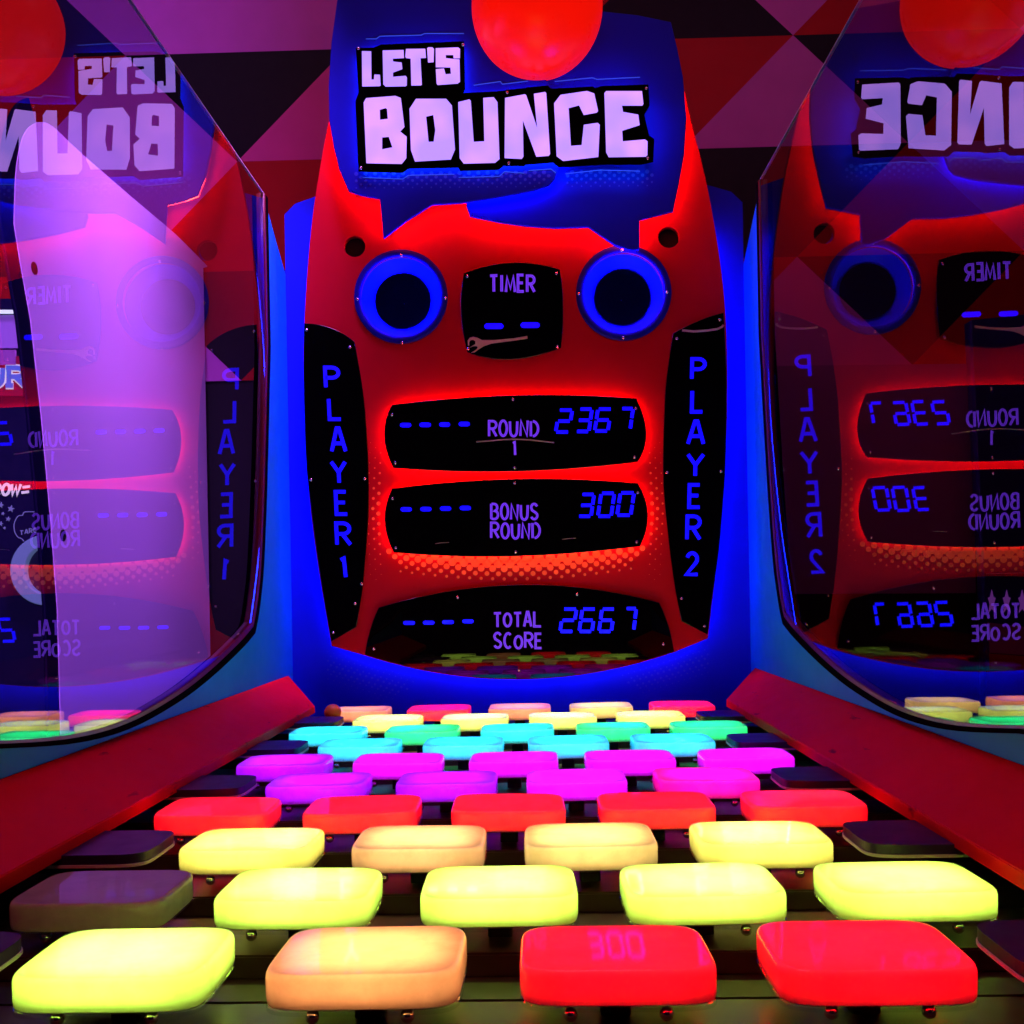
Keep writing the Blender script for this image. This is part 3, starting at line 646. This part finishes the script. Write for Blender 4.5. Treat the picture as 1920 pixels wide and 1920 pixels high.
LET = [
 [ZA([(155, 215), (298, 218), (302, 660), (343, 660), (350, 582), (436, 585), (446, 748), (430, 758), (160, 763)])],
 [ZA([(480, 205), (806, 197), (812, 318), (638, 326), (640, 378), (776, 394), (786, 490), (640, 545), (640, 618), (838, 602), (858, 625), (855, 748), (835, 760), (525, 765), (490, 730)])],
 [ZA([(845, 180), (1145, 178), (1157, 315), (1070, 320), (1092, 735), (1075, 746), (928, 748), (918, 325), (845, 318), (835, 300)])],
 [ZA([(1175, 170), (1200, 155), (1255, 155), (1282, 178), (1276, 382), (1190, 388)])],
 [ZA([(1310, 170), (1660, 157), (1690, 180), (1688, 322), (1590, 322), (1585, 270), (1465, 270), (1470, 325), (1560, 335), (1682, 345), (1690, 690), (1650, 718), (1340, 740), (1325, 720), (1312, 497), (1440, 487), (1465, 578), (1548, 570), (1540, 465), (1312, 462)])],
 [ZB([(140, 270), (170, 217), (520, 190), (585, 215), (628, 560), (575, 615), (655, 680), (650, 935), (595, 1003), (172, 995)]), ZB([(332, 352), (402, 332), (420, 345), (430, 465), (335, 478)]), ZB([(360, 685), (440, 678), (485, 808), (360, 832)])],
 [ZB([(690, 345), (768, 225), (1130, 225), (1198, 305), (1235, 830), (1185, 950), (755, 975), (707, 840)]), ZB([(888, 435), (975, 415), (1000, 605), (980, 740), (918, 742)])],
 [ZB([(1275, 265), (1408, 232), (1425, 250), (1460, 742), (1588, 735), (1575, 215), (1700, 205), (1745, 265), (1770, 945), (1715, 990), (1340, 1000), (1292, 935)])],
 [ZC([(105, 208), (335, 165), (350, 175), (478, 555), (440, 160), (570, 138), (583, 150), (628, 855), (612, 877), (468, 887), (312, 465), (318, 885), (298, 913), (100, 903)])],
 [ZC([(675, 270), (750, 172), (1055, 127), (1140, 155), (1185, 355), (1170, 375), (1020, 402), (965, 290), (843, 322), (870, 765), (995, 755), (1020, 520), (1180, 497), (1205, 520), (1188, 890), (780, 937), (705, 882)])],
 [ZC([(1260, 150), (1280, 128), (1695, 128), (1712, 275), (1700, 293), (1462, 293), (1475, 370), (1652, 402), (1668, 520), (1465, 585), (1472, 712), (1730, 690), (1760, 712), (1758, 870), (1740, 887), (1310, 893), (1280, 835)])],
]
for l in LET: board('letter', l, YL - .0022, .003, M['letter'], plate)
el = [[(680, 333), (755, 336), (766, 329), (852, 327)], [(860, 333), (936, 331), (946, 322), (983, 325)], [(991, 320), (1033, 317), (1042, 324)], [(1060, 326), (1125, 319), (1200, 321)],
      [(686, 73), (706, 73), (712, 68), (790, 66), (796, 63), (870, 63)], [(888, 160), (938, 153), (942, 158), (990, 152)], [(1040, 153), (1110, 146), (1120, 149), (1200, 145)]]
for l in el: strokes('edge_line', [Pl(l, YB1)], 1.5 * YB1 / F, YB1 - .001, M['edge'], bub1)
dp = []
for row in range(5):
    for i in range(32):
        x = 668 + i * 17.6 + (8.8 if row % 2 else 0); y = 326 + row * 6.6 - (x - 668) * .008
        if x < 1036 - row * 4 or x > 1062: dp.append((x, y, 4.0 - row * .62))
dots('halftone_dots', [d for d in dp if d[0] < 1045], YB1 - .0006, M['sign_dot'], bub1)
dots('halftone_dots', [d for d in dp if d[0] > 1060 and d[0] < 1235], YB2 - .0006, M['sign_dot'], bub2)
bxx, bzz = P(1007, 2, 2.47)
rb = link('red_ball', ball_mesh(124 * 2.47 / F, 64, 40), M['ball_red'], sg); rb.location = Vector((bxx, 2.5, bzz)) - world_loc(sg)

# ================================================================== neighbours seen through the glass
nx = -1.04
ncv = [S(x, y, nx) for x, y in [(27, 420), (30, 330), (38, 275), (52, 242), (75, 229), (100, 238), (150, 285), (250, 372), (330, 440), (390, 500)]]
ntop = catmull(ncv, 4)
nlow = [S(x, y, nx) for x, y in [(113, 1320), (108, 1140), (96, 980), (78, 780), (58, 600), (40, 500)]]
far = (3.26, ntop[-1][1] - .02)
nm = empty('arcade_machine', (nx, 2.4, 0), 'neighbouring machine with a pale lilac side board and dark edge, seen through the glass', 'arcade machine')
edge_loop = nlow + ntop
full = edge_loop + [far, (3.26, .15), (nlow[0][0], .15)]
sheet_side('side_board', [full], nx, -.012, M['pale'], nm)
# dark edging band on its front edge
L_, R_ = ribbon_pts([(nlow[0][0], .15)] + nlow + ntop[:16], .1)
band = R_ if R_[3][0] < L_[3][0] else L_
base = [(nlow[0][0], .15)] + nlow + ntop[:16]
sheet_side('edge_band', [base + band[::-1]], nx - .002, -.008, paint('edge_navy', (.003, .002, .02), .6, .03), nm)
for px, py in ((64, 503), (118, 1004)):
    Y, Z = S(px, py, nx)
    sheet_side('screw_cover', [[(Y + .014 * math.cos(a * .4), Z + .014 * math.sin(a * .4)) for a in range(16)]], nx + .001, -.004, M['matte_black'], nm)

YN = 3.12
n2 = empty('game_cabinet', (-1.75, YN, 0), 'dark game cabinet with a red header, white lettering, stars and a pale ring', 'game cabinet')
board('front_board', [[(-260, 560), (92, 560), (112, 1420), (-260, 1420)]], YN, .04, paint('cab_dark', (.004, .004, .03), .35), n2)
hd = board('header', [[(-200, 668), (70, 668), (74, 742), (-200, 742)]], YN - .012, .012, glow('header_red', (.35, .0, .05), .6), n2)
board('grey_panel', [[(-200, 596), (38, 590), (40, 652), (-200, 655)]], YN - .01, .01, paint('cab_grey', (.3, .22, .5), .5), n2)
board('grey_panel', [[(-200, 656), (28, 656), (29, 684), (-200, 684)]], YN - .016, .01, paint('cab_mauve', (.25, .1, .3), .5), n2)
board('light_tube', [[(-200, 579), (31, 581), (31, 587), (-200, 588)]], YN - .02, .008, glow('tube_white', (.8, .9, 1), 1.6), n2)
Y_ = YN - .014
wl = glow('letter_white', (1, .9, 1), .9); bl = glow('letter_blue', (.05, .2, .9), .75)
for grp, x0, x1 in (('U', -24, 6), ('R', 17, 46)):
    g = [Pl([(x0 + u * (x1 - x0), 723 + v * (690 - 723)) for u, v in line], Y_) for line in FONT[grp]]
    if grp == 'R': g += [Pl([(12, 690), (22, 690)], Y_), Pl([(11, 723), (25, 723)], Y_)]
    strokes('letter_outline', g, 14 * YN / F, Y_, wl, hd); strokes('letter', g, 9 * YN / F, Y_ - .002, bl, hd)
for ch, x0, x1 in (('R', -14, -1), ('O', 4, 17), ('W', 20, 37)):
    strokes('letter', [Pl([(x0 + u * (x1 - x0) + 3 * v, 928 + v * (908 - 928)) for u, v in line], YN) for line in FONT[ch]], 5.5 * YN / F, YN - .003, wl, n2)
strokes('letter', [Pl([(43, 914), (57, 912)], YN), Pl([(41, 924), (55, 922)], YN)], 5 * YN / F, YN - .003, wl, n2)
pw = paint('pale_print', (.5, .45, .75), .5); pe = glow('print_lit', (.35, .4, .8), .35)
def star(cx, cy, r, rot=0.): return [(cx + (r if i % 2 == 0 else r * .42) * math.sin(rot + math.pi * i / 5), cy - (r if i % 2 == 0 else r * .42) * math.cos(rot + math.pi * i / 5)) for i in range(10)]
for x, y, r in ((20, 954, 7), (1, 947, 6), (5, 963, 3.5), (15, 973, 5), (1, 982, 4.5), (8, 990, 3)): board('star', [star(x, y, r, .2)], YN - .003, .003, pe, n2)
strokes('outline_print', [Pl(catmull([(72, 960), (47, 960), (43, 966), (34, 968), (27, 982), (28, 997), (34, 1007), (41, 1010), (45, 1015)], 3), YN)], 1.6 * YN / F, YN - .002, pe, n2)
for ch, x0, x1, y in (('T', 38, 44, 999), ('A', 47, 53, 997), ('R', 55.5, 61, 995.5), ('G', 63.5, 70, 994)):
    strokes('letter', [Pl([(x0 + u * (x1 - x0), y + 4 - v * 8) for u, v in line], YN) for line in FONT[ch]], 1.7 * YN / F, YN - .002, pe, n2)
ro = [(84 + 66 * math.cos(math.radians(a)), 1069 + 66 * math.sin(math.radians(a))) for a in range(92, 272, 6)]; ri = [(86 + 41 * math.cos(math.radians(a)), 1069 + 45 * math.sin(math.radians(a))) for a in range(92, 272, 6)]
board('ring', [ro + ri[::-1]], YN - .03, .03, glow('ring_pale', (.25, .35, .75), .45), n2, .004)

# machines seen through the glass of the other side
n3 = empty('low_cabinet', (1.4, YN, 0), 'plain purple box cabinet standing beyond the player two glass', 'cabinet')
board('front_board', [[(1440, 686), (1822, 682), (1830, 1112), (1440, 1114)]], YN, .06, paint('box_purple', (.26, .06, .3), .5), n3)
board('kick_board', [[(1440, 1115), (1860, 1112), (1860, 1420), (1440, 1420)]], YN + .004, .05, M['matte_black'], n3)
n4 = empty('star_cabinet', (1.7, YN - .4, 0), 'dark blue game cabinet with a row of lilac stars', 'game cabinet')
YS = 2.9
pb = paint('cab_blue', (.01, .012, .2), .4)
board('front_board', [[(1822, 600), (1920, 590), (2200, 590), (2200, 1330), (1852, 1330), (1846, 1075)]], YS, .05, pb, n4)
board('purple_panel', [[(1853, 1167), (1925, 1176), (2100, 1190), (2100, 1240), (1856, 1224)]], YS - .004, .004, paint('cab_violet', (.3, .06, .36), .5), n4)
board('red_panel', [[(1856, 1226), (2100, 1242), (2100, 1262), (1856, 1255)]], YS - .004, .004, M['red_t'], n4)
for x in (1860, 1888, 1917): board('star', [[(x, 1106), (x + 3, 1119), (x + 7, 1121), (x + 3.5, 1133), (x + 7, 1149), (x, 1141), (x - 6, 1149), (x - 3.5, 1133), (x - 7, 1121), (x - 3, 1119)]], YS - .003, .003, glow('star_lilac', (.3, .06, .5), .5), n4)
strokes('trim_line', [Pl([(1848, 1076), (1960, 1073)], YS)], 1.5 * YS / F, YS - .003, pw, n4)
